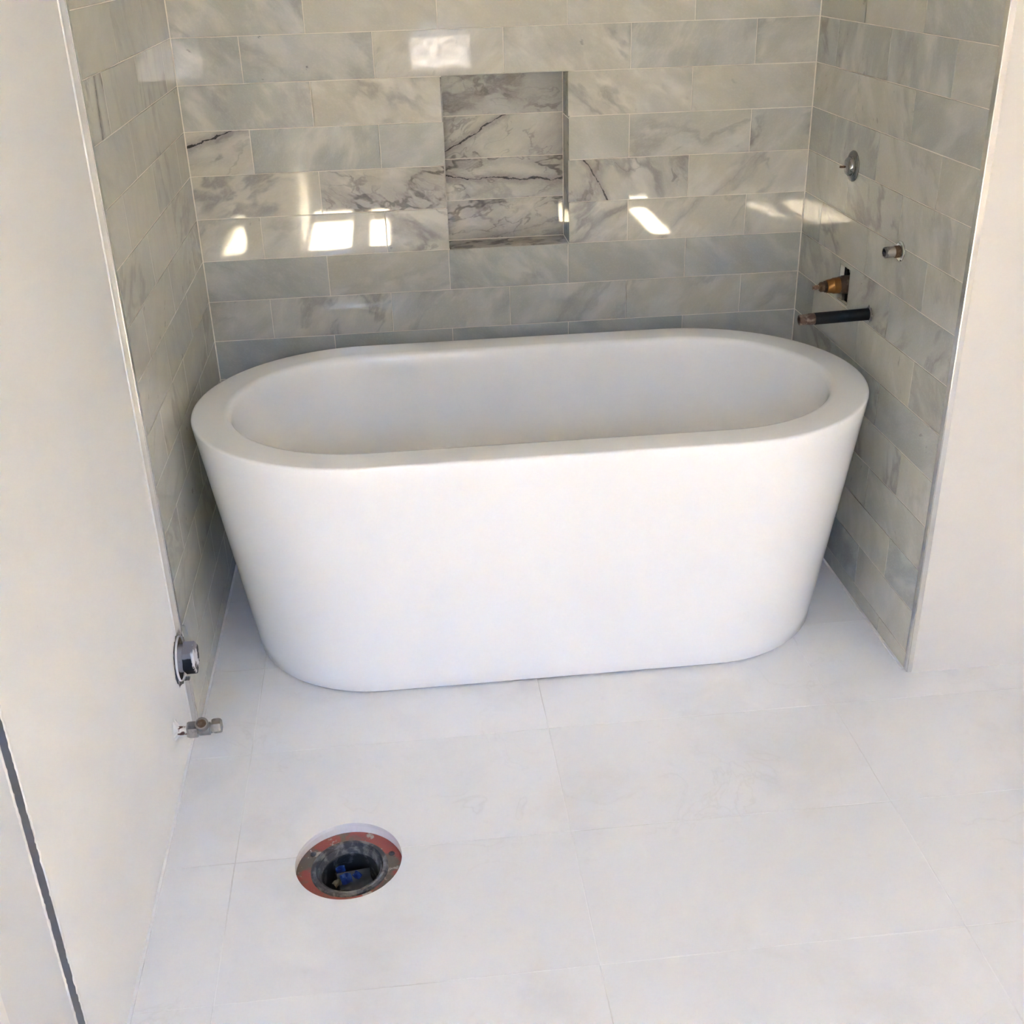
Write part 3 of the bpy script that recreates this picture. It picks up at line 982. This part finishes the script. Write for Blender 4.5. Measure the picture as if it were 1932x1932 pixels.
# short steel nipple
e = thing('pipe_nipple', at(-0.605, 0.8645), 'short worn steel pipe stub sticking out of the right tiled wall', 'pipe')
obj('pipe', lathe([(-.008, .0118), (.034, .0118), (.0365, .0108), (.0365, .0082), (.010, .0080), (.010, 0)], (-1, 0, -.03), 32), M_NIPPLE, e, True)
obj('hole_rim', lathe([(.0003, .0215), (.0022, .0212), (.004, .0185), (.0025, .0150), (.0003, .0125)], AX, 36), M_CHROME, e, True)
obj('thread', lathe([(a, .0118 + (.0011 if i % 2 else 0)) for i, a in enumerate([.003 + .0012 * q for q in range(11)])], (-1, 0, -.03), 28), M_OLDBRASS, e, True)

# mixing valve in the square cut-out
vz, vy = 0.7145, -0.3165
e = thing('mixing_valve', at(vy, vz), 'brass mixing valve stem poking out of a square cut-out in the wall', 'valve')
VX = (-1, 0.0, -0.05)
obj('valve_body', lathe([(-.075, .018), (-.02, .021), (-.004, .0220), (.004, .0220), (.006, .0205), (.012, .0205)], VX, 36), M_OLDBRASS, e, True)
obj('collar', lathe([(.010, .0180), (.012, .0195), (.026, .0188), (.027, .0178), (.0285, .0178), (.030, .0168), (.042, .0158), (.043, .0135)], VX, 36), M_BRASS, e, True)
obj('bonnet', lathe([(.042, .0140), (.047, .0138), (.049, .0118), (.056, .0120), (.060, .0085), (.061, .0060)], VX, 30), M_OLDBRASS, e, True)
obj('stem', lathe([(.060, .0055), (.074, .0052), (.0755, .0042), (.0755, 0)], VX, 20), M_RUST, e, True)
obj('supply_pipe', lathe([(-.045, .0095), (.045, .0095)], (0, 0, 1), 20, origin=(.040, -.001, .020)), M_RUST, e, True)
bm = boxes((.016, .020, -.0335, .0305, -.0425, -.0200), (.016, .020, -.0335, -.024, -.02, .042), (.016, .020, .024, .0305, -.02, .042))
obj('bracket', bm, M_DARK, e)
obj('mounting_plate', boxes((-.0035, .004, -.006, .024, -.036, -.0225)), M_NICKEL, e)
obj('screw', lathe([(.0, .0045), (.003, .0043), (.004, .002), (.004, 0)], AX, 14, origin=(.013, -.005, .034)), M_CHROME, e, True)

# long black pipe for the tub spout
e = thing('spout_pipe', at(-0.484, 0.6925), 'long black steel pipe reaching over the right end of the bathtub', 'pipe')
SX = (-1, 0, -.030)
obj('pipe', lathe([(-.008, .0135), (.128, .0135), (.1285, .0120)], SX, 36), M_BLACKPIPE, e, True)
obj('threaded_end', lathe([(.128, .0125)] + [(.130 + .0015 * q, .0124 + (.0009 if q % 2 else 0)) for q in range(8)] +
                          [(.143, .0122), (.160, .0118), (.1635, .0112), (.1635, .0082), (.145, .0078), (.145, 0)], SX, 36), M_RUST, e, True)
bm = bmesh.new()
random.seed(11)
nseg = 40
ro = [bm.verts.new((-.0006, (.0185 + random.uniform(-.003, .003)) * math.cos(2 * math.pi * i / nseg), (.0185 + random.uniform(-.003, .003)) * math.sin(2 * math.pi * i / nseg))) for i in range(nseg)]
ri = [bm.verts.new((-.0035, .0139 * math.cos(2 * math.pi * i / nseg), .0139 * math.sin(2 * math.pi * i / nseg))) for i in range(nseg)]
for i in range(nseg):
    bm.faces.new([ro[i], ro[(i + 1) % nseg], ri[(i + 1) % nseg], ri[i]])
obj('hole_rim', bm, M_CHIP, e)
random.seed(23)

# ------------------------------------------------------------------ waste outlet and stop valve on the left wall
e = thing('waste_outlet', (PAINT, WPY, WPZ), 'black capped waste pipe in a round hole low on the left wall', 'drain pipe')
LX = (1, 0, 0)
bm = bmesh.new()
n = 64
rr_o = []
for i in range(n):
    a = 2 * math.pi * i / n
    r = .0610 + random.uniform(-.0035, .0035) - .006 * math.sin(a) ** 2
    rr_o.append(bm.verts.new((.0008, r * math.cos(a), r * math.sin(a))))
rr_i = [bm.verts.new((.0004, .0460 * math.cos(2 * math.pi * i / n), .0460 * math.sin(2 * math.pi * i / n))) for i in range(n)]
for i in range(n):
    bm.faces.new([rr_o[i], rr_o[(i + 1) % n], rr_i[(i + 1) % n], rr_i[i]])
obj('chipped_edge', bm, M_CHIP, e)
obj('sleeve', lathe([(.0003, .0464), (.0042, .0460), (.0046, .0453), (.0042, .0446), (.001, .0442)], LX, 56), M_CAULK, e, True)
obj('hole', lathe([(.0010, .0444), (.0008, .0300), (.0008, 0)], LX, 40), M_DUSTY, e, True)
obj('pipe', lathe([(.0005, .0285), (.026, .0285), (.0275, .0270), (.028, .0255)], LX, 44), M_GPLUG, e, True)
obj('plug', hexnut(.010, .034, .0345, LX, (0, 0, 0), .06, 0.25), M_WPLUG, e)

e = thing('stop_valve', (PAINT, -1.040, 0.1105), 'dull nickel angle stop valve on a stub low on the left wall', 'valve')
obj('copper_stub', lathe([(-.004, .0088), (.026, .0088)], LX, 24), M_COPPER, e, True)
bm = bmesh.new()
n = 36
random.seed(4)
a_o = [bm.verts.new((.0004, (.019 + random.uniform(-.006, .006)) * math.cos(2 * math.pi * i / n), (.021 + random.uniform(-.005, .008)) * math.sin(2 * math.pi * i / n))) for i in range(n)]
a_i = [bm.verts.new((.006 + random.uniform(-.003, .004), .0092 * math.cos(2 * math.pi * i / n), .0092 * math.sin(2 * math.pi * i / n))) for i in range(n)]
for i in range(n):
    bm.faces.new([a_o[i], a_o[(i + 1) % n], a_i[(i + 1) % n], a_i[i]])
obj('plaster_patch', bm, M_PLASTER, e, True)
obj('compression_nut', hexnut(.024, .043, .0178, LX, (0, 0, 0), .18, 0.35), M_NICKEL, e)
obj('body', lathe([(.040, .0110), (.046, .0120), (.048, .0128), (.067, .0128), (.068, .0105), (.0735, .0085)], LX, 32), M_NICKEL, e, True)
KX = (0.0, -0.55, 0.83)
obj('handle', lathe([(.006, .0085), (.016, .0088), (.017, .0120), (.030, .0128), (.032, .0118), (.0325, .0095), (.029, .0085), (.029, 0)], KX, 32, origin=(.056, 0, 0)), M_NICKEL, e, True)
obj('handle_face', lathe([(.0292, .0086), (.0293, 0)], KX, 28, origin=(.056, 0, 0)), M_OLDBRASS, e)
obj('handle_screw', lathe([(.029, .0030), (.0315, .0028), (.0322, 0)], KX, 14, origin=(.056, 0, 0)), M_OLDBRASS, e, True)
obj('outlet_nut', hexnut(.072, .0895, .0150, (1, 0, .06), (0, 0, 0), .22, 0.2), M_NICKEL, e)

# ------------------------------------------------------------------ floor flange for the toilet
FZ = -0.024
e = thing('closet_flange', (DX, DY, FZ), 'round red and black toilet flange sunk in the floor', 'flange')
UP = (0, 0, 1)
obj('flange_ring', lathe([(-.004, .0972), (.0012, .0966), (.0018, .0950), (.003, .0925), (.0030, .0700), (.001, .0690)], UP, 72), M_FLANGE, e, True)
obj('hub_ring', lathe([(.001, .0700), (.0060, .0690), (.0085, .0660), (.0080, .0610), (.002, .0590), (-.004, .0585)], UP, 72), M_ABSGREY, e, True)
obj('inner_lip', lathe([(-.004, .0590), (.0035, .0575), (.0042, .0562), (-.010, .0535), (-.012, .0515)], UP, 72), M_ABSGREY, e, True)
obj('pipe', lathe([(-.010, .0518), (-.13, .0500), (-.135, 0)], UP, 60), M_ABS, e, True)
# bolts slots stay as two small knobs of mortar on the ring
for a in (0.35, 2.55, 4.4, 5.3):
    obj('mortar_lump', lathe([(.002, .006), (.0045, .005), (.006, .0025), (.0064, 0)], UP, 12, origin=(.081 * math.cos(a), .081 * math.sin(a), 0)), M_ABSGREY, e, True)

def scrap(name, label, m, loc, size, seed, rot):
    random.seed(seed)
    bm = bmesh.new()
    k = 7
    g = [[bm.verts.new((size[0] * (i / k - .5), size[1] * (j / k - .5) * (1 - .35 * abs(i / k - .5)),
                        size[2] * math.sin(2.3 * i / k * 3 + seed) * math.cos(1.7 * j / k * 3) + random.uniform(-.0012, .0012))) for j in range(k + 1)] for i in range(k + 1)]
    for i in range(k):
        for j in range(k):
            bm.faces.new([g[i][j], g[i + 1][j], g[i + 1][j + 1], g[i][j + 1]])
    geo = bm.faces[:]
    bmesh.ops.solidify(bm, geom=geo, thickness=.0008)
    o = obj(name, bm, m, None, True)
    o.location = loc
    o.rotation_euler = rot
    tag(o, label, 'plastic scrap')
    return o

SZ = -0.062
scrap('plastic_scrap', 'grey clear plastic film stuffed in the floor flange opening', M_CLEAR, (DX + .006, DY + .014, SZ), (.062, .040, .005), 1, (.35, .1, .25))
scrap('plastic_scrap', 'large blue plastic scrap at the front centre of the flange opening', M_BLUE, (DX - .009, DY + .006, SZ + .012), (.021, .021, .004), 3, (.5, .2, .4))
scrap('plastic_scrap', 'small blue plastic scrap at the back left in the flange opening', M_BLUE, (DX - .020, DY + .031, SZ + .012), (.017, .013, .003), 5, (.6, -.2, .1))
scrap('plastic_scrap', 'small blue plastic scrap at the right in the flange opening', M_BLUE, (DX + .011, DY + .010, SZ + .014), (.015, .013, .003), 8, (.5, .3, -.6))
o = scrap('debris_lump', 'tan crumpled lump at the front left in the flange opening', M_TAN, (DX - .025, DY - .003, SZ + .012), (.017, .014, .005), 12, (.3, .1, .9))
o['category'] = 'debris'
